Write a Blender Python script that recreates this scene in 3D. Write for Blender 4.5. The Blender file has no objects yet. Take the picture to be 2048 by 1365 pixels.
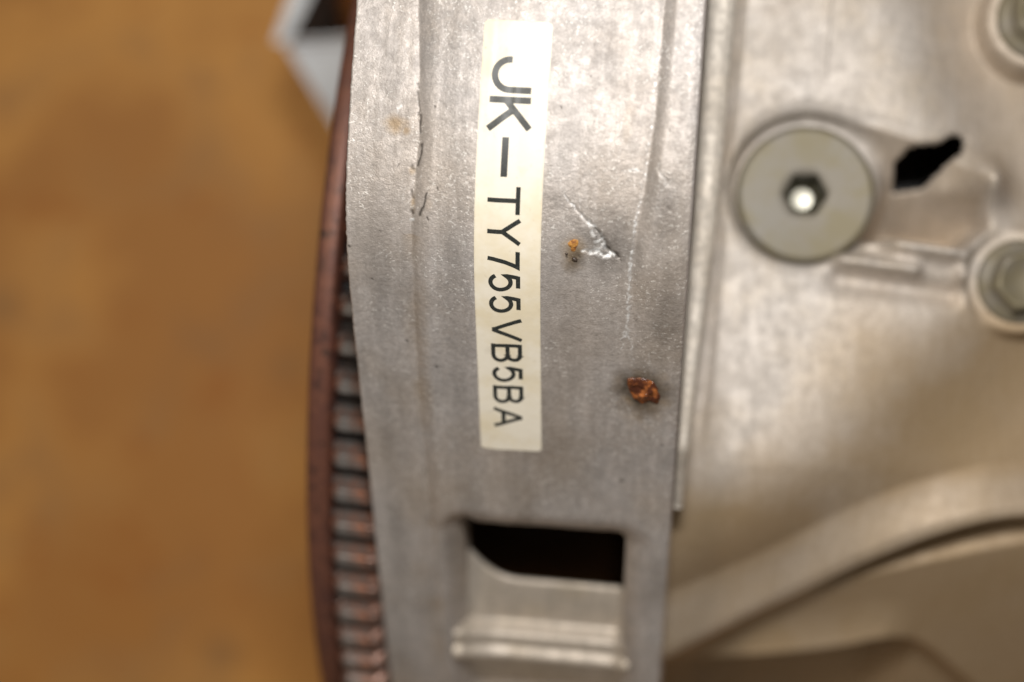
import bpy, math, random
import numpy as np

MM = 0.001
S = bpy.context.scene
COL = S.collection
random.seed(4)
rng = np.random.default_rng(11)

# ------------------------------------------------------------------ camera
def look_matrix(yaw, roll):
    f = np.array([-math.sin(yaw), 0, -math.cos(yaw)])
    r0 = np.array([math.cos(yaw), 0, -math.sin(yaw)])
    u0 = np.array([0, 1.0, 0])
    r = math.cos(roll) * r0 + math.sin(roll) * u0
    u = -math.sin(roll) * r0 + math.cos(roll) * u0
    return r, u, -f

import mathutils
cam_data = bpy.data.cameras.new("camera")
cam = bpy.data.objects.new("camera", cam_data)
COL.objects.link(cam)
r_, u_, b_ = look_matrix(math.radians(6.5), math.radians(3.9))
m4 = mathutils.Matrix(((r_[0], u_[0], b_[0], 0), (r_[1], u_[1], b_[1], 0), (r_[2], u_[2], b_[2], 0.300), (0, 0, 0, 1)))
cam.matrix_world = m4
cam_data.sensor_width = 36.0
cam_data.lens = 52.73
cam_data.clip_start = 0.01
cam_data.clip_end = 50
cam_data.dof.use_dof = True
cam_data.dof.focus_distance = 0.311
cam_data.dof.aperture_fstop = 4.1
S.camera = cam

# ------------------------------------------------------------------ light: dim warm workshop, flash on top of the camera
w = bpy.data.worlds.new("World")
S.world = w
w.use_nodes = True
w.node_tree.nodes["Background"].inputs[0].default_value = (1.0, 0.90, 0.78, 1)
w.node_tree.nodes["Background"].inputs[1].default_value = 0.17

def area(name, loc, target, sx, sy, power, col):
    l = bpy.data.lights.new(name, 'AREA')
    l.shape = 'RECTANGLE'; l.size = sx; l.size_y = sy; l.energy = power; l.color = col
    o = bpy.data.objects.new(name, l); COL.objects.link(o)
    o.location = loc
    o.rotation_euler = (mathutils.Vector(target) - mathutils.Vector(loc)).to_track_quat('-Z', 'Y').to_euler()
    return o
area("camera_flash", (0.004, 0.110, 0.310), (-0.02, 0.0, -0.06), 0.060, 0.038, 1.26, (1.0, 0.975, 0.95))
area("overhead_fill", (-0.9, 0.5, 1.9), (-0.1, 0, -0.2), 0.9, 0.25, 12.0, (1.0, 0.86, 0.68))  # added lamp, not seen; lifts the floor and the ambient

S.view_settings.view_transform = 'Standard'
S.view_settings.look = 'None'
S.view_settings.exposure = 0.0
S.view_settings.gamma = 1.0
S.cycles.use_denoising = True
S.cycles.max_bounces = 6

# ------------------------------------------------------------------ helpers
def mesh_obj(name, verts, faces, mat, parent=None, smooth=True, attr=None):
    me = bpy.data.meshes.new(name)
    v = np.asarray(verts, dtype=np.float32) * MM
    if isinstance(faces, np.ndarray):
        n, k = faces.shape
        me.vertices.add(len(v)); me.vertices.foreach_set("co", v.ravel())
        me.loops.add(n * k); me.loops.foreach_set("vertex_index", faces.astype(np.int32).ravel())
        me.polygons.add(n)
        me.polygons.foreach_set("loop_start", np.arange(0, n * k, k, dtype=np.int32))
        me.update(calc_edges=True)
    else:
        me.from_pydata([tuple(map(float, p)) for p in v], [], [tuple(map(int, f)) for f in faces])
        me.update()
    me.polygons.foreach_set("use_smooth", np.full(len(me.polygons), bool(smooth)))
    if attr is not None:
        a = me.color_attributes.new("wear_shade", 'FLOAT_COLOR', 'POINT')
        c = np.ones((len(v), 4), np.float32); c[:, :3] = attr
        a.data.foreach_set("color", c.ravel())
    me.materials.append(mat)
    o = bpy.data.objects.new(name, me); COL.objects.link(o)
    if parent: o.parent = parent
    return o

def empty(name, loc=(0, 0, 0)):
    o = bpy.data.objects.new(name, None); COL.objects.link(o)
    o.location = [c * MM for c in loc]; o.empty_display_size = 0.02
    return o

def tag(o, label=None, cat=None, group=None, kind=None):
    if label: o['label'] = label
    if cat: o['category'] = cat
    if group: o['group'] = group
    if kind: o['kind'] = kind
    return o

def grid_faces(nr, nc):
    i = np.arange(nr - 1)[:, None] * nc + np.arange(nc - 1)[None, :]
    return np.stack([i, i + 1, i + nc + 1, i + nc], -1)      # (nr-1, nc-1, 4)

def vnoise(x, y, scale, seed):
    """smooth value noise, -1..1"""
    r = np.random.default_rng(seed); N = 256
    t = r.uniform(-1, 1, (N, N))
    u = x / scale + 1000.3; v = y / scale + 1000.7
    iu = np.floor(u).astype(int); iv = np.floor(v).astype(int)
    fu = u - iu; fv = v - iv
    fu = fu * fu * (3 - 2 * fu); fv = fv * fv * (3 - 2 * fv)
    g = lambda a, b: t[a % N, b % N]
    return (g(iu, iv) * (1 - fu) + g(iu + 1, iv) * fu) * (1 - fv) + (g(iu, iv + 1) * (1 - fu) + g(iu + 1, iv + 1) * fu) * fv

def fbm(x, y, scale, seed, octv=3):
    s = 0; a = 1.0; n = 0
    for k in range(octv):
        s = s + a * vnoise(x, y, scale / 2 ** k, seed + k); n += a; a *= 0.5
    return s / n

def sstep(a, b, x):
    t = np.clip((x - a) / (b - a), 0, 1)
    return t * t * (3 - 2 * t)

def seg_dist(x, y, pts):
    """distance to a polyline and the fraction along it"""
    d = np.full(np.shape(x), 1e9); f = np.zeros(np.shape(x)); n = len(pts) - 1
    for k in range(n):
        (ax, ay), (bx, by) = pts[k], pts[k + 1]
        L2 = (bx - ax) ** 2 + (by - ay) ** 2
        t = np.clip(((x - ax) * (bx - ax) + (y - ay) * (by - ay)) / L2, 0, 1)
        q = np.hypot(x - ax - t * (bx - ax), y - ay - t * (by - ay))
        m = q < d
        d = np.where(m, q, d); f = np.where(m, (k + t) / n, f)
    return d, f

def poly_sdf(x, y, pts):
    """signed distance to a closed polygon, negative inside"""
    d = np.full(np.shape(x), 1e9); inside = np.zeros(np.shape(x), bool)
    n = len(pts)
    for k in range(n):
        ax, ay = pts[k]; bx, by = pts[(k + 1) % n]
        L2 = (bx - ax) ** 2 + (by - ay) ** 2
        t = np.clip(((x - ax) * (bx - ax) + (y - ay) * (by - ay)) / L2, 0, 1)
        d = np.minimum(d, np.hypot(x - ax - t * (bx - ax), y - ay - t * (by - ay)))
        c = ((ay > y) != (by > y)) & (x < (bx - ax) * (y - ay) / ((by - ay) if by != ay else 1e-9) + ax)
        inside ^= c
    return np.where(inside, -d, d)

# ------------------------------------------------------------------ materials
class Mat:
    def __init__(s, name):
        s.m = bpy.data.materials.new(name); s.m.use_nodes = True
        s.t = s.m.node_tree; s.b = s.t.nodes["Principled BSDF"]
        s.co = s.n('ShaderNodeTexCoord').outputs['Object']
    def n(s, k, **kw):
        x = s.t.nodes.new(k)
        for a, v in kw.items(): setattr(x, a, v)
        return x
    def l(s, a, b): s.t.links.new(a, b)
    def noise(s, scale, detail=4, rough=.55, stretch=None, dist=0):
        x = s.n('ShaderNodeTexNoise'); x.inputs['Scale'].default_value = scale
        x.inputs['Detail'].default_value = detail; x.inputs['Roughness'].default_value = rough
        x.inputs['Distortion'].default_value = dist
        src = s.co
        if stretch:
            mp = s.n('ShaderNodeMapping'); mp.inputs['Scale'].default_value = stretch
            s.l(s.co, mp.inputs['Vector']); src = mp.outputs[0]
        s.l(src, x.inputs['Vector'])
        return x.outputs['Fac']
    def voro(s, scale, out='Distance', rand=1.0):
        x = s.n('ShaderNodeTexVoronoi'); x.inputs['Scale'].default_value = scale
        x.inputs['Randomness'].default_value = rand
        s.l(s.co, x.inputs['Vector']); return x.outputs[out]
    def ramp(s, src, lo, hi, a=0.0, b=1.0):
        x = s.n('ShaderNodeMapRange'); x.interpolation_type = 'SMOOTHSTEP'
        for i, v in zip((1, 2, 3, 4), (lo, hi, a, b)): x.inputs[i].default_value = v
        s.l(src, x.inputs[0]); return x.outputs[0]
    def mix(s, fac, a, b):
        x = s.n('ShaderNodeMix', data_type='RGBA')
        for inp, v in ((x.inputs[0], fac), (x.inputs[6], a), (x.inputs[7], b)):
            if isinstance(v, (int, float)): inp.default_value = v
            elif isinstance(v, tuple): inp.default_value = (*v, 1)
            else: s.l(v, inp)
        return x.outputs[2]
    def math(s, op, a, b=0.0):
        x = s.n('ShaderNodeMath', operation=op)
        for inp, v in zip(x.inputs, (a, b)):
            if isinstance(v, (int, float)): inp.default_value = v
            else: s.l(v, inp)
        return x.outputs[0]
    def bump(s, h, dist, strength=1.0, prev=None):
        x = s.n('ShaderNodeBump'); x.inputs['Distance'].default_value = dist
        x.inputs['Strength'].default_value = strength
        s.l(h, x.inputs['Height'])
        if prev: s.l(prev, x.inputs['Normal'])
        return x.outputs[0]
    def put(s, **kw):
        for k, v in kw.items():
            i = s.b.inputs[k.replace('_', ' ')]
            if isinstance(v, (int, float)): i.default_value = v
            elif isinstance(v, tuple): i.default_value = (*v, 1)
            else: s.l(v, i)
        return s

def cast_metal(name, base, tint, metallic, rough, grain=1.0, wear_shade=False, spark=True):
    m = Mat(name)
    big = m.noise(45, 4, .6)
    mid = m.noise(260, 4, .65)
    streak = m.noise(180, 3, .6, stretch=(3.2, .5, .5))
    c = m.mix(m.ramp(big, .40, .66, 0, .75), base, tint)
    c = m.mix(m.ramp(mid, .38, .62, 0, .30), c, tuple(x * .62 for x in base))
    c = m.mix(m.ramp(streak, .45, .70, 0, .40), c, tuple(min(1, x * 1.30) for x in base))
    c = m.mix(m.ramp(m.noise(520, 3, .65), .44, .62, 0, .22), c, tuple(x * .55 for x in base))
    fine = m.noise(1500, 3, .7)
    c = m.mix(m.ramp(fine, .40, .58, .26 * grain, 0), c, tuple(x * .45 for x in base))
    r = m.ramp(mid, .3, .7, rough - .07, rough + .09)
    h = m.noise(2600, 3, .7)
    nb = m.bump(h, .00022 * grain, .55)
    nb = m.bump(m.noise(700, 3, .6), .00035 * grain, .5, nb)
    if spark:
        v = m.voro(1050); v2 = m.noise(1250, 2, .6)
        zone = m.ramp(m.noise(75, 3, .6), .40, .58, .12, 1)
        pick = m.ramp(m.voro(1150, 'Color'), .40, .75)
        dots = m.math('MULTIPLY', m.math('MULTIPLY', m.ramp(v, .08, .30, 1, 0), pick), zone)
        dots = m.math('MAXIMUM', m.math('MULTIPLY', dots, .8), m.math('MULTIPLY', m.ramp(v2, .585, .67), zone))
        c = m.mix(m.math('MULTIPLY', dots, .62), c, (.92, .91, .88))
        nb = m.bump(dots, .00006, .5, nb)
    if wear_shade:
        a = m.n('ShaderNodeVertexColor', layer_name='wear_shade')
        sp = m.n('ShaderNodeSeparateColor'); m.l(a.outputs[0], sp.inputs[0])
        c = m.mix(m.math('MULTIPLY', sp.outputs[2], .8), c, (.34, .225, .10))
        c = m.mix(sp.outputs[1], c, (.045, .038, .030))
        c = m.mix(sp.outputs[0], c, (.86, .87, .87))
        r = m.math('SUBTRACT', r, m.math('MULTIPLY', sp.outputs[0], .08))
    m.put(Base_Color=c, Metallic=metallic, Roughness=r, Normal=nb)
    return m.m

M_HOUSING = cast_metal("cast_aluminium_weathered", (.54, .508, .49), (.455, .41, .375), .38, .49, 1.0, wear_shade=True)
M_CASE = cast_metal("cast_aluminium_smooth", (.65, .605, .56), (.61, .535, .44), .22, .54, .6, wear_shade=True, spark=False)
M_WEB = cast_metal("cast_aluminium_inner", (.54, .48, .41), (.46, .385, .275), .36, .45, .6, spark=False)

M_STRIP = cast_metal("cast_aluminium_flange", (.62, .565, .49), (.56, .49, .40), .25, .5, .6, spark=False)

def zinc():
    m = Mat("zinc_plated_steel")
    c = m.mix(m.ramp(m.noise(90, 3, .6), .38, .62), (.205, .185, .15), (.19, .165, .105))
    c = m.mix(m.ramp(m.noise(50, 3, .6), .5, .7, 0, .6), c, (.215, .205, .185))
    m.put(Base_Color=c, Metallic=.28, Roughness=.52, Specular_IOR_Level=.35, Normal=m.bump(m.noise(1500, 2), .0001, .3))
    return m.m
M_ZINC = zinc()

def shaded_grease():  # shade of the socket walls put into the zinc, with some grease
    m = Mat("shaded_greasy_zinc"); m.put(Base_Color=m.mix(m.ramp(m.noise(400, 3), .4, .6), (.075, .068, .045), (.11, .10, .065)), Metallic=.3, Roughness=.5)
    return m.m
M_SOCKET = shaded_grease()
def glint_zinc():  # flash glint on the socket floor, painted as paler zinc
    m = Mat("glint_zinc"); m.put(Base_Color=(.62, .60, .50), Metallic=.4, Roughness=.4)
    return m.m
M_GLINT = glint_zinc()

def rusty_steel(name, red, grey, lo, hi, metallic, rough):
    m = Mat(name)
    n = m.noise(170, 5, .65)
    c = m.mix(m.ramp(n, lo, hi), grey, red)
    c = m.mix(m.ramp(m.noise(420, 4, .6), .5, .72, 0, .8), c, (.022, .018, .016))
    m.put(Base_Color=c, Metallic=metallic, Roughness=rough, Normal=m.bump(m.noise(1200, 3), .0002, .5))
    return m.m
M_RIM = rusty_steel("rusty_flywheel_steel", (.17, .070, .045), (.12, .050, .038), .3, .6, .35, .42)
M_TOOTH = rusty_steel("rusty_oily_gear_steel", (.29, .13, .08), (.20, .185, .175), .40, .58, .5, .38)
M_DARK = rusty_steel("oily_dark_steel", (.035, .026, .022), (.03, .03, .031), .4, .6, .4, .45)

def rust():
    m = Mat("wet_rust")
    c = m.mix(m.ramp(m.noise(420, 4, .6), .46, .66), (.07, .020, .009), (.40, .13, .035))
    m.put(Base_Color=c, Roughness=.17, Metallic=0.0, Normal=m.bump(m.noise(1500, 3), .0004, .6))
    return m.m
M_RUST = rust()
def rust_dry():
    m = Mat("dry_orange_rust")
    c = m.mix(m.ramp(m.noise(900, 4, .6), .36, .60), (.20, .07, .015), (.52, .25, .055))
    m.put(Base_Color=c, Roughness=.7, Normal=m.bump(m.noise(2500, 3), .0003, .7))
    return m.m
M_RUSTDRY = rust_dry()
def crumb():
    m = Mat("dark_grit"); m.put(Base_Color=(.05, .035, .025), Roughness=.35,
                               Normal=m.bump(m.noise(2500, 3), .0003, .7)); return m.m
M_GRIT = crumb()

def paper():
    m = Mat("yellowed_label_film")
    c = m.mix(m.ramp(m.noise(70, 4, .6), .42, .68, 0, .8), (.83, .78, .665), (.75, .66, .47))
    spot = m.math('MULTIPLY', m.ramp(m.voro(210), .03, .07, 1, 0), m.ramp(m.noise(160, 2), .54, .58))
    c = m.mix(m.math('MULTIPLY', spot, .8), c, (.22, .12, .05))
    c = m.mix(m.ramp(m.noise(900, 4, .6), .60, .75, 0, .35), c, (.62, .54, .40))
    a = m.n('ShaderNodeVertexColor', layer_name='wear_shade'); sp = m.n('ShaderNodeSeparateColor'); m.l(a.outputs[0], sp.inputs[0])
    c = m.mix(sp.outputs[1], c, (.30, .24, .16))
    m.put(Base_Color=c, Roughness=.45, Normal=m.bump(m.noise(320, 3), .0003, .25))
    return m.m
M_PAPER = paper()
def ink():
    m = Mat("printed_ink")
    c = m.mix(m.ramp(m.noise(2200, 3, .6), .52, .74, 0, .5), (.022, .026, .024), (.10, .10, .095))
    m.put(Base_Color=c, Roughness=.42); return m.m
M_INK = ink()

def floor_mat():
    m = Mat("stained_brown_floor")
    c = m.mix(m.ramp(m.noise(11, 5, .6), .40, .60), (.46, .20, .040), (.66, .32, .072))
    c = m.mix(m.ramp(m.noise(22, 4, .6), .48, .66, 0, .6), c, (.34, .165, .055))
    c = m.mix(m.ramp(m.noise(30, 4, .6), .57, .70, 0, .6), c, (.40, .135, .012))
    c = m.mix(m.ramp(m.voro(14), .05, .22, .55, 0), c, (.28, .15, .055))
    m.put(Base_Color=c, Roughness=.6, Normal=m.bump(m.noise(60, 4), .002, .3))
    return m.m
M_FLOOR = floor_mat()
def carton_mat():
    m = Mat("grey_white_board")
    c = m.mix(m.ramp(m.noise(60, 4), .4, .65), (.80, .85, .90), (.66, .70, .75))
    m.put(Base_Color=c, Roughness=.6); return m.m
M_CARTON = carton_mat()
def brown_inside():
    m = Mat("brown_board_inside")
    c = m.mix(m.ramp(m.noise(80, 4), .4, .65), (.16, .12, .095), (.10, .07, .045))
    m.put(Base_Color=c, Roughness=.8); return m.m
M_INSIDE = brown_inside()
def lump_mat():
    m = Mat("reddish_brown_rubber")
    c = m.mix(m.ramp(m.noise(70, 3), .4, .6), (.36, .09, .022), (.42, .17, .045))
    m.put(Base_Color=c, Roughness=.5); return m.m
M_LUMP = lump_mat()

# ------------------------------------------------------------------ floor
fz = -390.5
floor = mesh_obj("floor", [(-1600, -1600, fz), (1600, -1600, fz), (1600, 1600, fz), (-1600, 1600, fz)], [(0, 1, 2, 3)], M_FLOOR, smooth=False)
tag(floor, kind='structure')

# ------------------------------------------------------------------ gearbox: profile of the bell housing in the Y-Z plane
gearbox = empty("gearbox", (0, 0, fz))
tag(gearbox, "weathered grey aluminium gearbox casing with a printed cream number sticker on its rounded rim", "gearbox")
GB_OFF = np.array([0, 0, fz])
def gb(v): return np.asarray(v, float) - GB_OFF        # parts are written in world millimetres

raw = np.array([(150, -75), (138, -46), (120, -20), (105, -6), (90, -1.6), (78, -.5), (67, 0), (56, 0), (48, 0), (41, -.3), (34, -1), (26, -2.8), (16.6, -6.8),
                (8.3, -12.4), (-.5, -19.4), (-9.5, -26.8), (-19, -34.3), (-27.5, -41.6), (-40, -51.6), (-54, -62.4),
                (-68, -73.4), (-84, -86.2), (-100, -99.5), (-120, -117), (-150, -150), (-168, -190), (-178, -250)], float)
tt = np.r_[0, np.cumsum(np.hypot(*np.diff(raw, axis=0).T))]
ds = .1
sd = np.arange(0, tt[-1], ds)
py_ = np.interp(sd, tt, raw[:, 0]); pz_ = np.interp(sd, tt, raw[:, 1])
ker = np.exp(-.5 * (np.arange(-150, 151) * ds / 4.0) ** 2); ker /= ker.sum()
def smooth1(a):
    p = np.r_[np.linspace(a[0] - (a[1] - a[0]) * 150, a[0], 150, endpoint=False), a, np.linspace(a[-1], a[-1] + (a[-1] - a[-2]) * 150, 151)[1:]]
    return np.convolve(p, ker, 'valid')
py_ = smooth1(py_); pz_ = smooth1(pz_)
ty = np.gradient(py_, ds); tz = np.gradient(pz_, ds)
ln = np.hypot(ty, tz); ny_ = tz / ln * 1.0; nz_ = -ty / ln
ny_, nz_ = -(-ny_), nz_           # outward normal (up and towards -Y on the slope)
if nz_[len(nz_) // 3] < 0: ny_, nz_ = -ny_, -nz_
def s_of_y(Y): return np.interp(-np.asarray(Y, float), -py_, sd)
def y_of_s(s): return np.interp(s, sd, py_)
def z_of_s(s): return np.interp(s, sd, pz_)
def surf(X, s, off):
    """point at X, arc length s, off mm out of the nominal surface"""
    return np.stack([X, np.interp(s, sd, py_) + off * np.interp(s, sd, ny_), np.interp(s, sd, pz_) + off * np.interp(s, sd, nz_)], -1)

HOLE = (-50.6, -10.4, s_of_y(-46.3), s_of_y(-101.0))
def hole_sdf(X, s):
    cx, cy = (HOLE[0] + HOLE[1]) / 2, (HOLE[2] + HOLE[3]) / 2
    r = 2.6
    qx = np.abs(X - cx) - (HOLE[1] - HOLE[0]) / 2 + r; qy = np.abs(s - cy) - (HOLE[3] - HOLE[2]) / 2 + r
    return np.hypot(np.maximum(qx, 0), np.maximum(qy, 0)) + np.minimum(np.maximum(qx, qy), 0) - r

def relief(X, s):
    """broad casting relief of the housing skin (mm)"""
    Y = y_of_s(s)
    lip = -57.4 + .7 * np.interp(Y, [-100, -5, 25, 40, 70], [.6, -1.0, 0, 1.5, -1.5]) + .25 * fbm(X * 0, Y, 9, 5)
    fl = np.interp(Y, [-40, -3, 8, 22, 32, 45, 70], [-10.3, -9.6, -11.4, -11.4, -10.2, -9.0, -8.6]) + .2 * fbm(X * 0, Y, 7, 8)
    amp = np.interp(Y, [-100, -40, 10, 40, 80], [1.5, 1.5, 2.0, 3.0, 3.4])
    u = np.maximum(X - lip, 0)
    h = amp * (.35 - np.exp(-u / 5.0)) - .55 * sstep(-46, -10, X) - .5 * sstep(-58, -71, X) - .25 * sstep(-71.5, -59, X)
    h = h + .14 * vnoise(X, Y * .05, 3.2, 15) * sstep(-60, -56, X) + .05 * vnoise(X, Y * .08, 1.1, 16)
    brk = np.clip(.55 + .9 * fbm(X * 0, Y, 13, 12, 3), .1, 1.2)
    h = h - .95 * brk * np.exp(-((X - lip - .3) / .75) ** 2) * np.interp(Y, [-100, -60, 0, 60], [1.0, 1.1, .9, .25])
    h = h + np.interp(Y, [-100, -10, 30, 60], [.55, .5, .2, .1]) * np.exp(-((X - lip - 3.4) / 1.7) ** 2)
    stp = np.interp(Y, [-100, -20, 0, 15, 30, 80], [.15, .2, .4, .8, 1.5, 1.8])
    h = h + stp * sstep(-.3, 3.4, X - fl)
    h = h - .25 * np.exp(-((X - fl - .5) / .6) ** 2) * sstep(-5, 25, Y)
    h = h - .35 * sstep(-3, 0, X) ** 2
    d = np.maximum(hole_sdf(X, s), 0)
    h = h - 4.0 * np.clip(1 - d / 8.0, 0, 1) ** 2 - 3.2 * np.clip(1 - d / 6.5, 0, 1) ** 2 * sstep(-46, -52, X)
    return h

# fine grid
cols = np.arange(-71.2, -.25, .2)
s_rows = np.r_[np.arange(2, s_of_y(88), 2.5), np.arange(s_of_y(88), s_of_y(-101), .2), np.arange(s_of_y(-101), sd[-1] - 1, 2.5)]
NC = len(cols)
Xg, Sg = np.meshgrid(cols, s_rows)
Yg = y_of_s(Sg)
hgt = relief(Xg, Sg)
bright = np.zeros_like(hgt); dark = np.zeros_like(hgt); stain = np.zeros_like(hgt)
# skin grain and casting unevenness
hgt += .050 * fbm(Xg, Sg, 14, 21, 3) + .022 * fbm(Xg, Sg, 2.2, 31, 3) + .012 * vnoise(Xg, Sg, .45, 41)
# vertical file marks on the lip
hgt += .010 * vnoise(Xg, Sg * .04, .35, 43) * (Xg < -58)
near = (Yg < 92) & (Yg > -104)

def groove(pts, w0, w1, depth, kd=0.9, kb=0.0, rough=.25, seed=0):
    """a cut along a polyline given in (X, Y)"""
    global hgt, dark, bright
    p = [(a, float(s_of_y(b))) for a, b in pts]
    xs = [q[0] for q in p]; ss = [q[1] for q in p]; mrg = 4
    if kb == 0 and depth > .2: w0, w1 = w0 * 1.25, w1 * 1.25
    i0, i1 = np.searchsorted(s_rows, [min(ss) - mrg, max(ss) + mrg]); j0, j1 = np.searchsorted(cols, [min(xs) - mrg, max(xs) + mrg])
    x = Xg[i0:i1, j0:j1]; s = Sg[i0:i1, j0:j1]
    x2 = x + rough * vnoise(x, s, .9, 70 + seed); s2 = s + rough * vnoise(x, s, .9, 90 + seed)
    d, f = seg_dist(x2, s2, p)
    wd = (w0 + (w1 - w0) * f)
    k = np.clip(1 - d / wd, 0, 1); k = k * k * (3 - 2 * k)
    hgt[i0:i1, j0:j1] -= (.28 if kb == 0 and depth > 0 else .5) * depth * k * (.5 + .5 * f if w0 < w1 else 1)
    dark[i0:i1, j0:j1] = np.maximum(dark[i0:i1, j0:j1], kd * k)
    bright[i0:i1, j0:j1] = np.maximum(bright[i0:i1, j0:j1], kb * np.clip(1 - d / (wd * 1.1), 0, 1) ** .6)

# nicks along the lip line
groove([(-57.3, 51.2), (-57.2, 50.3)], .4, .3, .25, .75, seed=1)
groove([(-57.1, 49.5), (-56.7, 46.2), (-56.8, 44.6)], .32, .22, .45, .72, seed=2)
groove([(-56.3, 44.6), (-56.3, 40.9)], .34, .32, .5, .8, seed=3)
groove([(-55.7, 38.8), (-55.9, 36.4), (-56.3, 34.2)], .34, .38, .5, .82, seed=4)
groove([(-54.2, 28.7), (-54.7, 26.3), (-55.4, 24.2)], .34, .48, .6, .9, seed=5)
groove([(-57.6, 33.9), (-57.5, 33.5)], .5, .5, .3, .65, seed=6)
groove([(-57.4, 28.9), (-57.2, 27.4)], .42, .42, .35, .7, seed=7)
groove([(-57.4, 24.9), (-57.2, 24.3)], .62, .5, .4, .75, seed=8)
groove([(-60.4, 34.2), (-60.6, 33.6)], .22, .2, .2, .6, seed=9)
# chipped spot on the lip and shiny flakes in it
groove([(-61.2, 46.6), (-60.9, 45.6)], .75, .6, .10, .12, .5, 1.1, seed=10)
groove([(-57.3, 25.9), (-57.3, 25.6)], .35, .3, -.2, 0, .9, .3, seed=11)
groove([(-57.2, 23.2), (-57.1, 22.9)], .42, .4, -.2, 0, .9, .3, seed=12)
# the big gouge: bare, lit side painted bright, shadow side painted dark
groove([(-25.9, 30.2), (-22.6, 27.0), (-19.9, 24.2), (-18.6, 22.4), (-17.9, 20.4)], .10, 1.25, .8, 0, .9, .3, seed=13)
groove([(-19.2, 24.0), (-17.4, 21.9), (-16.5, 20.2)], .3, 1.3, 1.8, .85, 0, .3, seed=14)
groove([(-21.3, 19.4), (-19.0, 19.3), (-15.6, 18.9)], .45, .95, .6, 0, .85, .4, seed=15)
groove([(-17.0, 20.0), (-15.3, 19.4), (-14.2, 18.5)], .6, .5, 1.2, .95, 0, .3, seed=16)
groove([(-24.6, 20.6), (-23.3, 22.0)], .3, .2, .1, .15, .2, .4, seed=17)
groove([(-22.9, 30.6), (-22.4, 27.9)], .1, .14, .1, 0, .45, .2, seed=18)
groove([(-14.3, 35.6), (-10.4, 35.7)], .12, .3, .16, .05, .5, .2, seed=19)
groove([(-12.3, 36.1), (-11.4, 35.9)], .3, .3, -.12, 0, .6, .3, seed=20)
groove([(-7.1, 37.2), (-6.5, 35.6), (-5.3, 33.4)], .5, .7, .28, .25, .2, .5, seed=21)
groove([(-5.1, 29.2), (-4.8, 28.6)], .55, .5, .3, .65, 0, .4, seed=22)
groove([(-4.6, 24.4), (-2.6, 25.4)], .2, .2, .15, .35, 0, .4, seed=23)
# specks of dirt
specks = [(-53.2, -6.9, .55), (-59.7, -2.4, .35), (-35.9, -36.3, .5), (-11.8, -30.3, .55), (-53.3, 46.5, .25), (-51.7, 29.9, .35),
          (-53.9, 23.8, .35), (-71.0, 16.6, .4), (-66.3, 10.0, .2), (-24.8, 18.0, .35), (-22.4, 18.3, .25), (-13.8, 18.0, .3), (-58.0, -33, .25),
          (-32.0, -30.0, .25), (-5.6, 44.0, .22), (-27.5, 47.5, .2), (-64.0, 20.0, .15), (-29.2, -33.1, .3), (-3.0, -21, .3), (-63.5, -20.5, .2)]
for k, (a, b, r) in enumerate(specks):
    groove([(a - .1, b + .15), (a + .15, b - .15)], r, r * .8, .25, .9, 0, .2, seed=30 + k)
for k in range(150):
    a = random.uniform(-70, -2); b = random.uniform(-95, 75); r = random.uniform(.12, .22)
    groove([(a, b), (a + random.uniform(-.3, .3), b - random.uniform(.05, .5))], r, r, .12, random.uniform(.25, .65), 0, .15, seed=60 + k)
# fine scratches
for k in range(70):
    a = random.uniform(-70, -2); b = random.uniform(-60, 70); L = random.uniform(.8, 4); an = random.gauss(1.5, .5)
    groove([(a, b), (a + L * math.cos(an), b + L * math.sin(an))], .10, .12, .05, .08, random.uniform(.1, .4), .1, seed=300 + k)
# white corrosion crust creeping down the flange line: dots above, a vein below
crust = [(-10.2, 34), (-10.6, 29), (-11.0, 26.0), (-11.7, 23.5), (-11.6, 20), (-12.0, 15), (-11.7, 11), (-11.9, 7.5), (-11.9, 4), (-12.3, 2.6)]
for k in range(len(crust) - 1):
    w_ = .09 + .20 * min(1, k / 6)
    groove([crust[k], crust[k + 1]], w_, w_ + .06, -.12, 0, .80 if k > 3 else .30, .5, seed=400 + k)
groove([(-12.0, 4), (-13.0, 1.6), (-12.9, -.4)], .28, .14, -.08, 0, .7, .5, seed=420)
groove([(-12.0, 4), (-11.0, 1.4), (-10.6, -2.6)], .32, .14, -.08, 0, .7, .6, seed=421)
for k in range(75):
    b = random.uniform(5, 62); a = np.interp(b, [5, 22, 32, 45, 70], [-11.9, -11.5, -10.2, -9.1, -8.7]) + random.gauss(0, .18)
    r = random.uniform(.12, .3)
    groove([(a, b), (a + .05, b - r)], r, r * .8, -.10, 0, random.uniform(.6, 1), .12, seed=430 + k)
for k in range(60):
    b = random.uniform(-6, 24); a = random.gauss(-9, 2.6); r = random.uniform(.08, .16)
    groove([(a, b), (a + .05, b - r)], r, r * .8, -.06, 0, random.uniform(.3, .7), .12, seed=530 + k)
crn = np.clip(vnoise(Xg, Sg, .55, 77) * 2.2 + .45, 0, 1)
bright = bright * (0.15 + .85 * crn)
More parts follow.
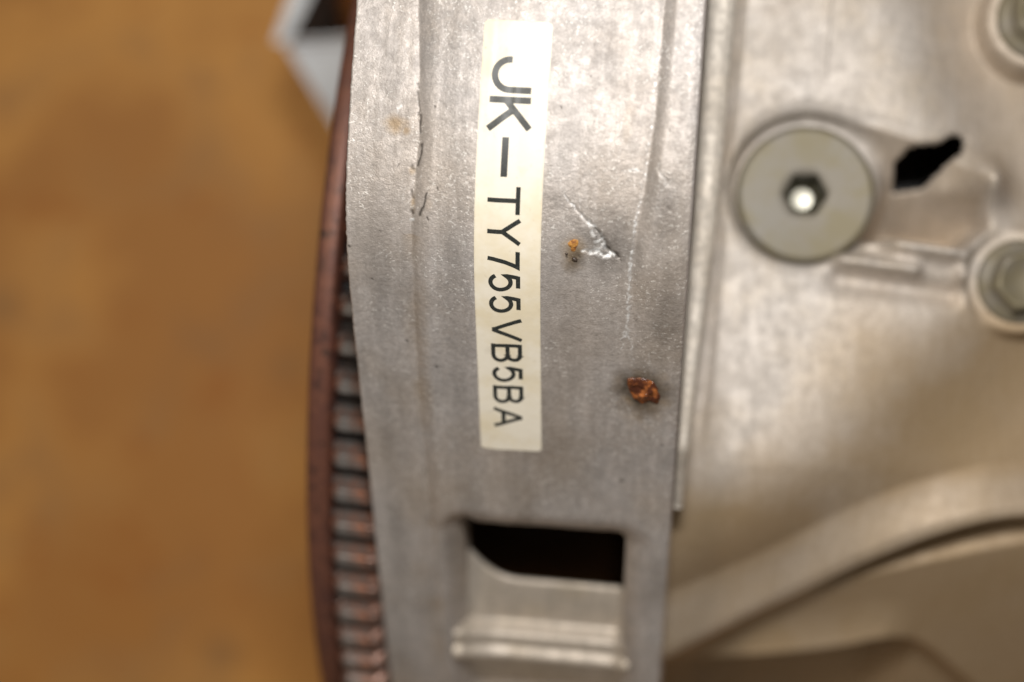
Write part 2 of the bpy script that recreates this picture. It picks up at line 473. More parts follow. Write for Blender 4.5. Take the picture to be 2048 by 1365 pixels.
# grime: round the rust, above the gouge, along the lip line, and a patch of dried oil on the lip
def patch(arr, x, y, rx, ry, amt, seed):
    d = np.hypot((Xg - x) / rx, (Yg - y) / ry) + .35 * fbm(Xg, Sg, 2.6, seed, 3)
    np.maximum(arr, amt * np.clip(1.25 - d, 0, 1) ** 1.3, out=arr)
patch(dark, -8.0, -8.6, 6.8, 6.2, 1.0, 501)
patch(stain, -8.0, -9.2, 6.5, 7.0, .9, 514)
patch(stain, -23.4, 18.6, 3.4, 4.4, .9, 515)
patch(dark, -23.4, 18.0, 3.0, 4.0, .62, 502)
patch(dark, -17.0, 21.5, 8.0, 7.5, .55, 503)
patch(dark, -15.2, 19.0, 2.6, 1.8, .8, 516)
patch(dark, -16.5, 16.6, 6.0, 1.8, .30, 504)
patch(dark, -27.0, 29.0, 4.0, 2.4, .25, 505)
patch(dark, -5.5, 30.5, 5.0, 8.0, .38, 508)
patch(dark, -4.0, 6.0, 4.0, 12.0, .32, 513)
patch(stain, -61.6, 42.6, 3.0, 2.6, .9, 506)
patch(stain, -59.3, 41.4, 1.2, 1.4, .8, 507)
patch(stain, -57.4, 33.2, 1.0, 1.2, .7, 509)
patch(stain, -57.2, 26.5, .9, 3.2, .75, 510)
patch(stain, -53.8, 26.5, 1.5, 2.6, .35, 511)
patch(stain, -14.0, 44.0, 2.6, 8.0, .30, 512)
lipd = np.exp(-((Xg + 57.2) / 2.6) ** 2) * np.clip(.5 + .9 * fbm(Xg, Sg, 7, 520, 3), 0, 1)
stain = np.maximum(stain, .5 * lipd * (Yg < 20))
film = np.clip(fbm(Xg, Sg * .6, 22, 530, 4) * 1.5 + .1, 0, 1)
stain = np.maximum(stain, film * np.interp(Yg, [-90, -25, 20, 60], [.62, .50, .26, .14]))
band = np.clip(fbm(Xg, Sg * .035 + 40, 6.5, 545, 3) * 1.7 + .05, 0, 1) * np.clip(.7 + fbm(Xg, Sg, 9, 546), 0, 1.3)
dark = np.maximum(dark, .30 * band * np.interp(Yg, [-90, 20, 60], [1, 1, .5]))
dark = np.maximum(dark, .20 * np.clip(fbm(Xg * 1.2, Sg * .5, 10, 540, 4) * 1.8, 0, 1))
# brown tint round the hole
hs = hole_sdf(Xg, Sg)
stain = np.maximum(stain, .55 * np.clip(1 - hs / 4.5, 0, 1) * np.clip(.6 + .6 * fbm(Xg, Sg, 5, 550), 0, 1))

# ragged machined edges
edge = .16 * fbm(Sg[:, 0] * 0, Sg[:, 0], 1.1, 600, 3)
Xuse = Xg.copy()
Xuse[:, 0] += edge; Xuse[:, 1] += edge * .6
Xuse[:, -1] += .14 * fbm(Sg[:, 0] * 0, Sg[:, 0], 1.4, 610, 3)
main = surf(Xuse, Sg, hgt)
def extra(x, off): return surf(np.full(len(s_rows), x), s_rows, np.full(len(s_rows), off) if np.isscalar(off) else off)
cl = [extra(-60.0, -10.0), extra(-71.45, -9.5), extra(-71.5 + 0, hgt[:, 0] - .40)]
cl[2][:, 0] += edge
cr = [extra(0.0, hgt[:, -1] - .35), extra(0.05, -34.0)]
V = np.concatenate([np.stack(cl, 1), main, np.stack(cr, 1)], 1)
pad = lambda a, v=0: np.pad(a, ((0, 0), (3, 2)), mode='edge') if v is None else np.pad(a, ((0, 0), (3, 2)), constant_values=v)
W = np.stack([pad(bright), pad(dark), pad(stain)], -1)
NR, NCC = V.shape[:2]
F = grid_faces(NR, NCC)
Xp = pad(Xg, 0.0)
hole_v = np.pad(hs, ((0, 0), (3, 2)), constant_values=50.0)
hc = .25 * (hole_v[:-1, :-1] + hole_v[1:, :-1] + hole_v[:-1, 1:] + hole_v[1:, 1:])
keep = hc > 0
Fk = F[keep]
# walls of the opening: every edge between kept and removed cells, taken 9 mm inwards
normals = np.stack([np.zeros(NR), np.interp(s_rows, sd, ny_), np.interp(s_rows, sd, nz_)], -1)
Vin = V - 9.0 * normals[:, None, :]
base_n = NR * NCC
used = {}; wall = []; vin_list = []
Vf = V.reshape(-1, 3); Vinf = Vin.reshape(-1, 3)
def inner(i):
    if i not in used:
        used[i] = base_n + len(vin_list); vin_list.append(Vinf[i])
    return used[i]
rem = ~keep
for axis in (0, 1):
    a = keep[:-1, :] & rem[1:, :] if axis == 0 else keep[:, :-1] & rem[:, 1:]
    b = rem[:-1, :] & keep[1:, :] if axis == 0 else rem[:, :-1] & keep[:, 1:]
    for msk, flip in ((a, 0), (b, 1)):
        for r, c in zip(*np.nonzero(msk)):
            e = ((r + 1) * NCC + c, (r + 1) * NCC + c + 1) if axis == 0 else (r * NCC + c + 1, (r + 1) * NCC + c + 1)
            p, q = e
            if flip: p, q = q, p
            if axis == 1: p, q = q, p
            wall.append((q, p, inner(p), inner(q)))
Vall = np.concatenate([Vf, np.array(vin_list)], 0)
Wall_ = np.concatenate([W.reshape(-1, 3), np.tile([0, .25, .5], (len(vin_list), 1))], 0)
Fall = np.concatenate([Fk[:, ::-1], np.array(wall)], 0)
usedv = np.zeros(len(Vall), bool); usedv[Fall.ravel()] = True
remap = np.cumsum(usedv) - 1
housing = mesh_obj("bell_housing", gb(Vall[usedv]), remap[Fall], M_HOUSING, gearbox, attr=Wall_[usedv])

# inner web seen through the opening
prof = np.array([(-70.0, -118), (-63.5, -92), (-60.2, -84.2), (-60.5, -82.0), (-63, -83.2), (-68, -86.5), (-72.6, -90.0), (-74.0, -88.6), (-75.6, -86.6), (-77.6, -87.2),
                 (-79.0, -90.2), (-80.6, -88.8), (-82.6, -88.8), (-83.8, -93), (-85.6, -99), (-91, -108), (-100, -122)], float)
tp = np.r_[0, np.cumsum(np.hypot(*np.diff(prof, axis=0).T))]
tq = np.linspace(0, tp[-1], 150)
pyw = np.interp(tq, tp, prof[:, 0]); pzw = np.interp(tq, tp, prof[:, 1])
k5 = np.ones(5) / 5
pyw[2:-2] = np.convolve(pyw, k5, 'valid'); pzw[2:-2] = np.convolve(pzw, k5, 'valid')
xw = np.linspace(-53.5, -8.5, 60)
XW, YW = np.meshgrid(xw, pyw); ZW = np.repeat(pzw[:, None], len(xw), 1)
lift = 13 * np.clip((-37 - XW) / 15.0, 0, 1) ** 2.2
YW = YW + .70 * lift * (1 - sstep(-62, -74, YW)); ZW = ZW + lift * .35
ZW = ZW + 2.2 * np.clip((XW + 13) / 3, 0, 1) ** 2 + .12 * fbm(XW, YW, 5, 700)
web = mesh_obj("inner_web", gb(np.stack([XW, YW, ZW], -1).reshape(-1, 3)), grid_faces(150, 60).reshape(-1, 4)[:, ::-1], M_WEB, gearbox)

# ------------------------------------------------------------------ sticker and its printed characters
def base_off(X, s): return relief(X, s)
ST_X0, ST_X1, ST_Y0, ST_Y1 = -44.0, -30.15, 64.3, -24.5
s0, s1 = float(s_of_y(ST_Y0)), float(s_of_y(ST_Y1))
sx = np.linspace(ST_X0, ST_X1, 40); ss = np.linspace(s0, s1, 260)
XS, SS = np.meshgrid(sx, ss)
rc = 1.0
for i in range(260):
    dd = min(ss[i] - s0, s1 - ss[i])
    if dd < rc:
        ins = rc - math.sqrt(max(0, rc * rc - (rc - dd) ** 2))
        XS[i] = np.linspace(ST_X0 + ins, ST_X1 - ins, 40)
top = surf(XS, SS, base_off(XS, SS) + .16 + .012 * fbm(XS, SS, 6, 800))
low = surf(XS, SS, base_off(XS, SS) - .05)
nS = 260 * 40
vs = np.concatenate([top.reshape(-1, 3), low.reshape(-1, 3)])
fs = [tuple(f[::-1]) for f in grid_faces(260, 40).reshape(-1, 4)]
ring = [i * 40 for i in range(260)] + [259 * 40 + j for j in range(1, 40)] + [i * 40 + 39 for i in range(258, -1, -1)] + [j for j in range(38, 0, -1)]
for a, b in zip(ring, ring[1:] + ring[:1]):
    fs.append((a, b, b + nS, a + nS))
be = np.minimum(np.minimum(XS - ST_X0, ST_X1 - XS), np.minimum(SS - s0, s1 - SS))
grime = np.clip(.35 - be / .40 + .6 * fbm(XS, SS, 1.6, 810, 3), 0, 1) * .45 + np.clip(fbm(XS, SS, 4, 820, 4) * 1.6 - .65, 0, 1) * .35
grime = np.concatenate([grime.reshape(-1), np.full(nS, .8)])
sticker = mesh_obj("sticker", gb(vs), fs, M_PAPER, gearbox, attr=np.stack([0 * grime, grime, 0 * grime], -1))
sticker.data.polygons.foreach_set("use_smooth", np.full(len(fs), False))

def arc(cx, cy, rx, ry, a0, a1, n=14):
    return [(cx + rx * math.cos(math.radians(a0 + (a1 - a0) * k / n)), cy + ry * math.sin(math.radians(a0 + (a1 - a0) * k / n))) for k in range(n + 1)]
def glyph(ch, W, H, wd):
    """strokes in mm, the pen's centre line kept wd/2 inside the W x H box"""
    e = wd / 2; x0, x1, y0, y1 = e, W - e, e, H - e
    xm = (x0 + x1) / 2
    if ch == 'J':
        r = (x1 - x0) / 2
        return [[(x1, H), (x1, y0 + r)] + arc(xm, y0 + r, r, r, 0, -180)[1:] + [(x0, y0 + r + .35)]]
    if ch == 'K':
        return [[(x0, 0), (x0, H)], [(x0, y0 + .32 * H), (x1, H)], [(x0 + .26 * W, y0 + .52 * H), (x1 + .2, 0)]]
    if ch == '-': return [[(0, H / 2), (W, H / 2)]]
    if ch == 'T': return [[(0, y1), (W, y1)], [(xm, y1), (xm, 0)]]
    if ch == 'Y': return [[(x0 - .2, H), (xm, .46 * H)], [(x1 + .2, H), (xm, .46 * H)], [(xm, .46 * H), (xm, 0)]]
    if ch == '7': return [[(0, y1), (x1, y1)] + [(x0 + .30 * W + (x1 - x0 - .30 * W) * (1 - t) ** 1.6, y1 * (1 - t)) for t in (.2, .4, .6, .8, 1)]]
    if ch == '5':
        ry = .315 * H; cy = y0 + ry
        return [[(x1 - .1 * W, y1), (x0 + .14 * W, y1), (x0 + .04 * W, .52 * H)] + arc(xm, cy, (x1 - x0) / 2, ry, 140, -150, 22)]
    if ch == 'V': return [[(x0 - .2, H), (xm, y0)], [(xm, y0), (x1 + .2, H)]]
    if ch == 'B':
        ym = .53 * H; r1 = (y1 - ym) / 2; r2 = (ym - y0) / 2
        return [[(x0, 0), (x0, H)], [(x0, y1), (x1 - r1 - .1, y1)] + arc(x1 - r1 - .1, ym + r1, r1, r1, 90, -90) + [(x0, ym)],
                [(x1 - r2, ym)] + arc(x1 - r2, y0 + r2, r2, r2, 90, -90) + [(x0, y0)]]
    if ch == 'A': return [[(x0 - .1, 0), (xm, y1)], [(xm, y1), (x1 + .1, 0)], [(x0 + .17 * W, .32 * H), (x1 - .17 * W, .32 * H)]]

def resample(p, step):
    p = np.array(p, float); out = [p[0]]
    for a, b in zip(p[:-1], p[1:]):
        n = max(1, int(np.linalg.norm(b - a) / step))
        for k in range(1, n + 1): out.append(a + (b - a) * k / n)
    return np.array(out)

letters = [('J', -37.75, 53.4, 7.4, 8.2, 1.3), ('K', -37.75, 45.5, 7.0, 8.4, 1.3), ('-', -38.2, 37.0, 7.9, 1.4, 1.35),
           ('T', -38.0, 28.5, 5.7, 6.7, .92), ('Y', -37.9, 22.35, 5.6, 6.7, .92), ('7', -37.8, 16.75, 4.0, 6.7, .92),
           ('5', -37.7, 12.35, 4.5, 6.7, .92), ('5', -37.65, 7.95, 4.6, 6.7, .92), ('V', -37.55, 2.6, 5.9, 6.7, .92),
           ('B', -37.5, -2.35, 5.0, 6.7, .92), ('5', -37.45, -6.9, 4.6, 6.7, .92), ('B', -37.4, -11.5, 5.0, 6.7, .92), ('A', -37.35, -16.75, 5.8, 6.7, .92)]
for ch, xc, yc, Wd, Hd, wd in letters:
    sc = float(s_of_y(yc)); vs = []; fs = []
    for si, st in enumerate(glyph(ch, Wd, Hd, wd)):
        p = resample(st, .35)
        d = np.gradient(p, axis=0)
        # keep corners crisp: mitre
        tl = np.diff(p, axis=0); tl /= np.linalg.norm(tl, axis=1)[:, None] + 1e-9
        L = []
        for k in range(len(p)):
            t0 = tl[max(0, k - 1)]; t1 = tl[min(len(tl) - 1, k)]
            n0 = np.array([-t0[1], t0[0]]); n1 = np.array([-t1[1], t1[0]])
            nm = n0 + n1; nm /= np.linalg.norm(nm) + 1e-9
            L.append(nm * min(2.0, 1 / max(.35, nm @ n0)) * wd / 2)
        L = np.array(L)
        o = len(vs)
        for q in np.concatenate([p + L, p - L]):
            X = np.array(xc + q[1] - Hd / 2); s_ = np.array(sc + q[0] - Wd / 2)
            vs.append(surf(X, s_, base_off(X, s_) + .19 + .012 * si))
        n = len(p)
        for k in range(n - 1): fs.append((o + k, o + k + 1, o + n + k + 1, o + n + k))
    mesh_obj("printed_character", gb(vs), fs, M_INK, sticker, smooth=False)

# ------------------------------------------------------------------ rust blobs on the housing
def blob(name, x, y, pts, hmax, mat, seed, parent):
    """a lump with the outline pts (mm around x, y) sitting on the skin"""
    nr, na = 22, 72
    ang = np.linspace(0, 2 * math.pi, na, endpoint=False)
    pa = np.array([math.atan2(b, a) for a, b in pts]); pr = np.hypot(*np.array(pts).T)
    od = np.argsort(pa); pa = pa[od]; pr = pr[od]
    an = (ang + math.pi) % (2 * math.pi) - math.pi
    rad = np.interp(an, np.r_[pa[-1] - 2 * math.pi, pa, pa[0] + 2 * math.pi], np.r_[pr[-1], pr, pr[0]])
    rad = rad * (1 + .09 * fbm(np.cos(ang) * 3, np.sin(ang) * 3, .8, seed))
    vs = [] ; sc = float(s_of_y(y))
    for i in range(nr + 1):
        f = i / nr
        xx = rad * f * np.cos(ang); yy = rad * f * np.sin(ang)
        hh = hmax * ((1 - f ** 3) * (.62 + .75 * fbm(xx, yy, 2.1, seed + 5, 3)) + .05) * (1 if i < nr else 0) - (.25 if i == nr else 0)
        X = x + xx; s_ = sc - yy
        vs.append(surf(X, s_, relief(X, s_) + hh))
    vs = np.concatenate(vs)
    fs = []
    for i in range(nr):
        for j in range(na):
            fs.append((i * na + j, (i + 1) * na + j, (i + 1) * na + (j + 1) % na, i * na + (j + 1) % na))
    return mesh_obj(name, gb(vs), np.array(fs), mat, parent)
blob("rust_spot", -7.9, -8.7, [(q[0] * 1.22, q[1] * 1.22) for q in [(-3.0, 2.6), (-1.6, 2.7), (.1, 2.9), (1.6, 2.3), (2.4, 1.2), (2.7, -.2), (3.3, -1.6), (2.8, -2.9), (1.4, -2.3), (.5, -3.1), (-.9, -2.8), (-2.1, -1.4), (-2.6, .6)]], 1.45, M_RUST, 900, housing)
blob("rust_spot", -23.5, 20.4, [(-1.2, .3), (-.6, 1.0), (.9, 1.1), (.9, .2), (.5, -.5), (.2, -1.4), (-.4, -1.3), (-.5, -.5)], .55, M_RUSTDRY, 920, housing)['label'] = "small dry orange rust flake"
blob("grit", -23.2, 17.6, [(-.6, .2), (0, .55), (.5, .2), (.6, -.4), (0, -.5), (-.4, -.4)], .5, M_GRIT, 940, housing)
blob("grit", -24.9, 18.6, [(-.3, .1), (0, .25), (.3, .1), (.2, -.2), (-.2, -.2)], .3, M_GRIT, 950, housing)

# ------------------------------------------------------------------ gearbox case to the right: a casting with bosses, ribs and pockets
cx = np.arange(-3, 132, .5); cyv = np.arange(150, -150, -.5)
CX, CY = np.meshgrid(cx, cyv)
prof_z = z_of_s(s_of_y(CY))
def smin(a, b, k):
    h = np.clip(.5 + .5 * (b - a) / k, 0, 1)
    return b + (a - b) * h - k * h * (1 - h)
def case_base(X, Y):
    pz = z_of_s(s_of_y(Y))
    b = smin(-72.0 + .15 * np.clip(22 - Y, 0, 48) * sstep(-2, 14, X), pz - 17, 12)
    # a bend line running diagonally; the casting falls away to the lower right of it
    ax, ay, bx, by = 69.6, 17.7, 8.0, -54.6
    L = math.hypot(bx - ax, by - ay)
    t = ((X - ax) * (by - ay) - (Y - ay) * (bx - ax)) / L
    t = -t if (((81 - ax) * (by - ay) - (-20 - ay) * (bx - ax)) / L) < 0 else t
    s1_ = (np.sqrt(t * t + 140) + t) * .5
    b = b - smin(1.05 * s1_, 17 + .30 * s1_, 8)
    # top right falls away too
    t2 = ((X - 47) * .82 + (Y - 88) * .30)
    s2 = (np.sqrt(t2 * t2 + 40) + t2) * .5
    b = b - (smin(1.25 * s2, 14 + .25 * s2, 6)) * sstep(16, 60, Y)
    return b
Z = case_base(CX, CY)
# ribs: crest facing up the picture, a cliff below
def curve(X, pts):
    p = np.array(pts); xs = np.linspace(p[0, 0], p[-1, 0], 400)
    ys = np.interp(xs, p[:, 0], p[:, 1])
    k = np.ones(61) / 61
    ys = np.convolve(np.pad(ys, 30, mode='reflect', reflect_type='odd'), k, 'valid')
    sl = np.gradient(ys, xs)
    return np.interp(X, xs, ys), np.interp(X, xs, sl)
ya, sa = curve(CX, [(-6, -86), (-1.5, -83.3), (9.7, -76.4), (29.3, -63.7), (52.3, -48.2), (70.4, -39.0), (88.3, -33.8), (132, -36)])
d1 = (CY - ya) / np.sqrt(1 + sa * sa)
rw = np.interp(CX, [0, 20, 60, 90], [17, 15.5, 14, 12])
rib = np.where(d1 >= 0, np.interp(CX, [-3, 8, 30], [16.5, 15, 12]) * (1 - np.clip(d1 / rw, 0, 1)) ** 1.15 - 1.6 * np.exp(-(d1 / 1.6) ** 2), 0)
Zrib = Z + rib
below = (Z + 10.4) + (np.minimum(-103.5 + .10 * (CY + 60) - 9 * np.exp(np.minimum(d1, 0) / 6.0), Z + 2) - Z - 10.4) * sstep(0, 3.5, -d1)
yb, sb = curve(CX, [(-6, -86.0), (8, -85.0), (17, -83.7), (43.3, -79.2), (56.1, -76.0), (66.3, -71.0), (74, -77), (84, -85), (132, -125)])
d2 = (CY - yb) / np.sqrt(1 + sb * sb)
floor2 = below + 5.0 * np.clip(1 - d2 / 13, 0, 1) ** 2 * np.interp(CX, [10, 25, 60, 70], [0, 1, 1, .2]) * (d1 < -2)
below2 = floor2 - 34 * sstep(0, 3.0, -d2) * np.interp(CX, [60, 72], [1, .3])
Z = np.where(d1 >= 0, Zrib, below2)
# tear-drop pocket with the plug and the dark opening in it
circ = np.hypot(CX - 27.0, CY - 42.3) - 18.3
wedge = poly_sdf(CX, CY, [(26, 60.4), (44.3, 58.6), (58.0, 55.0), (70.0, 48.0), (72.0, 36), (66, 30.2), (50, 31.5), (37, 30), (28, 26)])
pk = -np.log(np.exp(-circ * 1.2) + np.exp(-wedge * 1.2)) / 1.2
pocket = sstep(1.2, -1.6, pk)
ramp_w = np.clip((np.interp(CX, [26, 44, 58, 70], [60.0, 58.2, 54.6, 49]) - CY) * 1.4, 0, 34)
in_w = sstep(41, 47, np.hypot(CX - 27, CY - 42.3) + 24)
Zp = Z - (6.5 * (1 - in_w) + ramp_w * in_w) * pocket - 1.0 * sstep(4, 0, pk) * (1 - pocket)
hol = poly_sdf(CX, CY, [(49.2, 51.0), (52.2, 54.8), (59.4, 56.2), (63.2, 59.0), (66.8, 58.2), (65.6, 54.2), (61.8, 50.6), (57.6, 45.4), (50.4, 44.2)])
Zp = Zp - 4 * sstep(.5, -.8, hol)
Zp = Zp + 15 * np.exp(-(((CX - 71) / 5.2) ** 2 + ((CY - 47.0) / 5.5) ** 2)) + 2.2 * np.exp(-(((CX - 62) / 3.5) ** 2 + ((CY - 44.5) / 2.5) ** 2))
def bar(x0, y0, x1, y1, wdt, h):
    h = h * 2.2; wdt = wdt * 1.35
    d, f = seg_dist(CX, CY, [(x0, y0), (x1, y1)])
    return h * np.exp(-(d / wdt) ** 2)
Zp = Zp + bar(37, 25.4, 54, 23.6, 1.6, 3.2) + bar(49.5, 29.6, 63, 28.6, 1.6, 3.4) + bar(66.2, 29.4, 66.0, 27.8, 1.2, 2.2) + bar(66, 23.6, 66, 23.2, 1.4, 2.0)
Zp = Zp - bar(37, 20.6, 64, 18.6, 2.0, 1.8) - bar(38, 28.4, 46, 28.0, 2.2, 1.6)
# mould parting line, seats of the two hex bolts, groove beside the flange strip
Zp = Zp + .5 * np.exp(-((CX - 29.8) / .5) ** 2) * sstep(66, 74, CY)
Zp = Zp - 18 * sstep(9.5, 8.0, np.hypot(CX - 27.4, CY - 41.0))
for bx, by, br in ((81.0, 23.0, 12.5), (81.5, 88.0, 12.5)):
    rr = np.hypot(CX - bx, CY - by)
    Zp = Zp * sstep(br - .5, br + 2.0, rr) + (-80.5) * (1 - sstep(br - .5, br + 2.0, rr))
Zp = Zp - 1.8 * np.exp(-((CX - np.interp(CY, [-40, 0, 90], [5.0, 6.2, 8.2])) / 1.2) ** 2) * sstep(-30, 0, CY)
Zp = Zp + .25 * fbm(CX, CY, 16, 1000, 3) + .03 * fbm(CX, CY, 2, 1010, 2)
# skirt down to the floor so that the casting is closed at its far sides
vc = np.stack([CX, CY, Zp], -1)
sk = vc.copy(); sk[..., 2] = fz + 20
vc = np.concatenate([sk[:1], vc, sk[-1:]], 0)
sk = vc.copy(); sk[..., 2] = fz + 20
vc = np.concatenate([vc, sk[:, -1:]], 1)
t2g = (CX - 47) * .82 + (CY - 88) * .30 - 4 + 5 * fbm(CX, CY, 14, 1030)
stain_shade = np.clip(.55 * fbm(CX, CY, 24, 1020, 4) - .04 + 1.05 * sstep(-32, 22, CX * .55 - CY * .75 - 30), 0, 1)  # brown oil tint, deepened where the casting turns away into shade
stain_shade = np.maximum(stain_shade, (.10 + .28 * sstep(25, -45, CY)) * (1 + .8 * fbm(CX, CY, 9, 1040, 3)))
stain_shade = np.maximum(stain_shade, .45 * in_w * pocket * (hol > 0))  # more brown in the hollow, its shade put into the colour
stain_shade = np.maximum(stain_shade, .5 * sstep(-4, 14, t2g) * sstep(20, 50, CY))
stain_shade = np.where(d1 > 0, stain_shade * (1 - .5 * (1 - sstep(.6, 1.1, d1 / rw))) + .24 * (1 - sstep(.6, 1.1, d1 / rw)), np.maximum(stain_shade, .92))  # crest tinted paler as if lit, recess below browner as its shade
stain_shade = np.pad(stain_shade, ((1, 1), (0, 1)), mode='edge')
cf = grid_faces(*vc.shape[:2])
hc2 = np.pad(hol, ((1, 1), (0, 1)), mode="edge")
cf = cf[(hc2[:-1, :-1] + hc2[1:, 1:]) * .5 > -.25]
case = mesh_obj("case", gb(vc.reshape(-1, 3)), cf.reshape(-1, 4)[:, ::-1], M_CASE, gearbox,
                attr=np.stack([0 * stain_shade, 0 * stain_shade, stain_shade], -1).reshape(-1, 3))

# added near-black drum that keeps the opening dark; no shaft is seen
na_ = 40; aa = np.linspace(0, 2 * math.pi, na_, endpoint=False)
shv = []; shf = []
for x, r in ((6, .1), (6, 34), (40, 34), (42, 38), (76, 38), (78, 34), (120, 34), (120, .1)):
    shv += [(x, 48 + r * math.sin(q), -160 + r * math.cos(q)) for q in aa]
for i in range(7):
    for j in range(na_): shf.append((i * na_ + j, (i + 1) * na_ + j, (i + 1) * na_ + (j + 1) % na_, i * na_ + (j + 1) % na_))
mesh_obj("opening_blocker", gb(shv), shf, M_DARK, gearbox)

# flange strip standing between the rim and the case
fy = np.linspace(100, -37.0, 120)
fx1 = np.interp(fy, [-37, -5, 35, 81, 100], [2.5, 3.8, 6.0, 6.9, 7.2])
zt = np.minimum(-46.0 + 0 * fy, z_of_s(s_of_y(fy)) - 9) + .25 * fbm(fy * 0, fy, 9, 1100)
rows = []
for y, x1, z in zip(fy, fx1, zt):
    rows.append([(.3, y, z - 40), (.3, y, z - .5), (.9, y, z), (x1 - .8, y, z - .05), (x1, y, z - .9), (x1 + .3, y, z - 40)])
rows = np.array(rows)
ff = grid_faces(120, 6).reshape(-1, 4)[:, ::-1].tolist(); ff.append([119 * 6 + k for k in range(6)]); ff.append([5, 4, 3, 2, 1, 0])
strip = mesh_obj("flange_strip", gb(rows.reshape(-1, 3)), ff, M_STRIP, gearbox)

# ------------------------------------------------------------------ plug and bolts
def lathe(prof, n, cx_, cy_):
    a = np.linspace(0, 2 * math.pi, n, endpoint=False)
    v = [(cx_ + r * math.cos(t), cy_ + r * math.sin(t), z) for r, z in prof for t in a]
    f = [(i * n + j, i * n + (j + 1) % n, (i + 1) * n + (j + 1) % n, (i + 1) * n + j) for i in range(len(prof) - 1) for j in range(n)]
    return v, f
def plug(px, py, z):
    """round flat plug with a hexagon socket"""
    n = 72; a = np.linspace(0, 2 * math.pi, n, endpoint=False)
    hexr = lambda R, rot: R * math.cos(math.pi / 6) / np.cos(((a - rot) % (math.pi / 3)) - math.pi / 6)
    R = 17.0
    rings = [(np.full(n, R), z - 9), (np.full(n, R), z - 1.2), (np.full(n, R - .45), z - .35), (np.full(n, R - 1.4), z),
             (np.full(n, R - 1.6), z), (np.full(n, 7.0), z), (hexr(5.9, .05), z - .02), (hexr(5.5, .05), z - .3)]
    sock = [(hexr(5.5, .05), z - .3), (hexr(5.3, .05), z - 8.0), (np.full(n, 4.6), z - 8.4), (np.full(n, 3.1), z - 11.5), (np.full(n, 2.6), z - 12)]
    bott = [
(np.full(n, 2.6), z - 12), (np.full(n, 1.2), z - 12.2), (np.full(n, .01), z - 12.25)]
    def turn(name, rr, mat, par):
        v = [(px + r[j] * math.cos(a[j]), py + r[j] * math.sin(a[j]), zz) for r, zz in rr for j in range(n)]
        f = [(i * n + j, i * n + (j + 1) % n, (i + 1) * n + (j + 1) % n, (i + 1) * n + j) for i in range(len(rr) - 1) for j in range(n)]
        o = mesh_obj(name, gb(v), np.array(f), mat, par); return o
    o = turn("socket_plug", rings, M_ZINC, gearbox)
    turn("socket_wall", sock, M_SOCKET, o); turn("socket_bottom", bott, M_GLINT, o)
    return o
pl = plug(27.4, 41.0, -75.0)
def hex_bolt(px, py, z, R, rot):
    n = 72; a = np.linspace(0, 2 * math.pi, n, endpoint=False)
    hx = lambda r: r * math.cos(math.pi / 6) / np.cos(((a - rot) % (math.pi / 3)) - math.pi / 6)
    c = lambda r: np.full(n, r)
    rings = [(c(R), z - 4), (c(R), z + .6), (c(R - .5), z + 1.2), (c(R * .80), z + 2.0), (hx(R * .76), z + 2.2), (hx(R * .75), z + 8.0),
             (c(R * .60), z + 8.8), (c(R * .56), z + 8.7), (c(R * .40), z + 7.6), (c(R * .12), z + 7.3), (c(.01), z + 7.3)]
    v = [(px + r[j] * math.cos(a[j]), py + r[j] * math.sin(a[j]), zz) for r, zz in rings for j in range(n)]
    f = [(i * n + j, i * n + (j + 1) % n, (i + 1) * n + (j + 1) % n, (i + 1) * n + j) for i in range(len(rings) - 1) for j in range(n)]
    return mesh_obj("flange_bolt", gb(v), np.array(f), M_ZINC, gearbox)
hex_bolt(81.0, 23.0, -81.0, 10.4, .25)
hex_bolt(81.5, 88.0, -81.0, 10.4, .6)

# ------------------------------------------------------------------ flywheel with its toothed ring
GY, GZ, GR = 26.1, -219.2, 170.6
fly = empty("flywheel", (-86, GY, fz))
fly.rotation_euler = (0, 0, math.radians(-2.0))
tag(fly, "rusty brown flywheel with starter ring teeth, standing just left of the grey rim", "flywheel")
FO = np.array([-86, GY, fz])
def disc(name, prof, mat, n=220):
    """prof: (x, radius) turned about the shaft"""
    a = np.linspace(0, 2 * math.pi, n, endpoint=False)
    v = np.array([(x, GY + r * math.sin(t), GZ + r * math.cos(t)) for x, r in prof for t in a]) - FO
    f = np.array([(i * n + j, (i + 1) * n + j, (i + 1) * n + (j + 1) % n, i * n + (j + 1) % n) for i in range(len(prof) - 1) for j in range(n)])
    return mesh_obj(name, v, f, mat, fly)
disc("rim", [(-88.6, .1), (-88.6, 163), (-88.2, 167.5), (-87.4, 169.7), (-86.2, 170.5), (-83.4, 170.4), (-82.2, 169.8), (-81.7, 168.1), (-81.6, 164.8)], M_RIM, 300)
disc("ring_base", [(-81.7, 165.1), (-69.6, 165.1), (-69.4, 164.3), (-69.4, .1)], M_DARK, 300)
disc("cavity_blocker", [(-71, 124), (-62, 118), (-16, 113), (-4, 106), (-4, .1)], M_DARK, 120)  # added dark body; hides the lit floor inside the rim opening
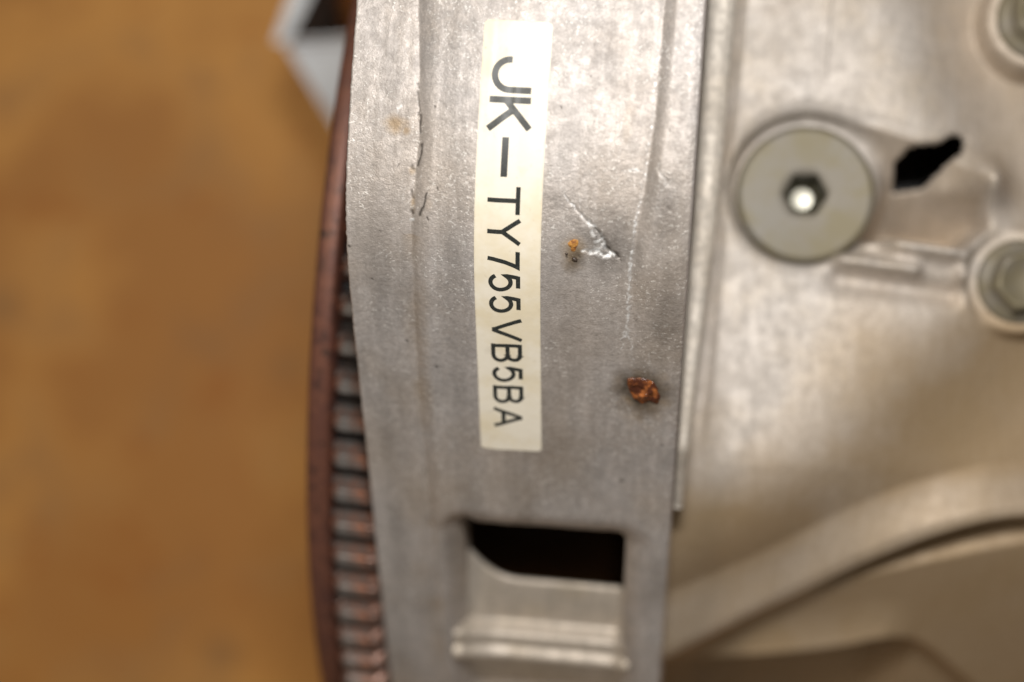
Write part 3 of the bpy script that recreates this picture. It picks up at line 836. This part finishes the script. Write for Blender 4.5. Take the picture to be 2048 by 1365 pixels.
# one tooth, then copies turned about the shaft
NT = 112; pitch = 2 * math.pi / NT
def tooth_mesh():
    xs = [(-81.5, .66, -1.9), (-80.5, .9, -.7), (-79.3, 1.0, 0), (-72.0, 1.0, 0), (-70.4, .93, -.3), (-69.2, .70, -1.2)]
    rad = [164.7, 167.1, 169.1, 170.3, 170.6]; hw = [3.2, 2.7, 2.1, 1.65, 1.35]
    v = []; f = []
    for x, k, dz in xs:
        sec = [(-hw[i] * (k if i > 1 else 1), rad[i] + (dz if i > 1 else 0)) for i in range(5)] + [(hw[i] * (k if i > 1 else 1), rad[i] + (dz if i > 1 else 0)) for i in range(4, -1, -1)]
        v += [(x + 86, a, r) for a, r in sec]
    m = 10
    for i in range(len(xs) - 1):
        for j in range(m - 1): f.append((i * m + j, i * m + j + 1, (i + 1) * m + j + 1, (i + 1) * m + j))
    f.append(tuple(range(m))[::-1]); f.append(tuple((len(xs) - 1) * m + j for j in range(m)))
    return v, f
tv, tf = tooth_mesh()
proto = None
gap0 = math.radians(-5.43)
for k in range(-16, 20):
    th = gap0 + pitch * .5 - pitch * k
    if proto is None:
        o = proto = mesh_obj("tooth", tv, tf, M_TOOTH, fly, smooth=False)
    else:
        o = proto.copy(); COL.objects.link(o); o.parent = fly
    # tooth is drawn with its radius along +Z about the shaft axis
    o.location = (0, 0, (GZ - fz) * MM)
    o.rotation_euler = (-th, 0, 0)

# ------------------------------------------------------------------ open carton on the floor behind, top left, with a reddish lump in it
box = empty("carton", (-125, 105, fz))
BO = np.array([-125, 105, fz])
tag(box, "pale grey folded carton with an open dark mouth behind the flywheel's top edge", "carton")
def panel(name, quad, th, mat):
    q = np.array(quad, float); n = np.cross(q[1] - q[0], q[3] - q[0]); n /= np.linalg.norm(n)
    v = np.concatenate([q, q - n * th]) - BO
    f = [(0, 1, 2, 3), (7, 6, 5, 4), (0, 4, 5, 1), (1, 5, 6, 2), (2, 6, 7, 3), (3, 7, 4, 0)]
    return mesh_obj(name, v, f, mat, box, smooth=False)
A = (-151.3, 101.6, -235); B = (-112, 106.5, -235)
panel("front_flap", [A, (-124.5, 60.5, -258), (-80, 64, -258), (-80, 109, -235)], 1.2, M_CARTON)
panel("front_panel", [(-150, 103.5, -237), (-160, 96, fz + 1), (-80, 100, fz + 1), (-80, 111.5, -237)], 1.2, M_CARTON)
panel("side_flap", [(-156.5, 103.5, -236), (-151.6, 103.0, -236), (-135, 138, -232), (-143, 142, -230)], 1.0, M_CARTON)
panel("side_panel", [(-151.0, 103.2, -236), (-138, 172, -234), (-146, 164, fz + 1), (-161, 97, fz + 1)], 1.0, M_INSIDE)
panel("back_panel", [(-137, 173, -234), (-70, 176, -234), (-70, 168, fz + 1), (-144, 165, fz + 1)], 1.0, M_INSIDE)
panel("base_panel", [(-158, 98, fz + .5), (-82, 101, fz + .5), (-82, 163, fz + .5), (-145, 162, fz + .5)], .4, M_INSIDE)
nl, na = 14, 40
lv = []
for i in range(nl + 1):
    ph = math.pi * i / nl
    for j in range(na):
        t = 2 * math.pi * j / na
        r = 1 + .08 * math.sin(3 * t + 1) * math.sin(ph) + .05 * math.sin(5 * t)
        lv.append((19 * math.sin(ph) * math.cos(t) * r, 18 * math.sin(ph) * math.sin(t) * r, 60 * math.cos(ph)))
lf = [(i * na + j, (i + 1) * na + j, (i + 1) * na + (j + 1) % na, i * na + (j + 1) % na) for i in range(nl) for j in range(na)]
lump = mesh_obj("rubber_lump", np.array(lv), np.array(lf), M_LUMP)
lump.location = (-.134, .131, (fz + 61) * MM)
tag(lump, "reddish brown rounded lump lying inside the pale grey carton", "lump")
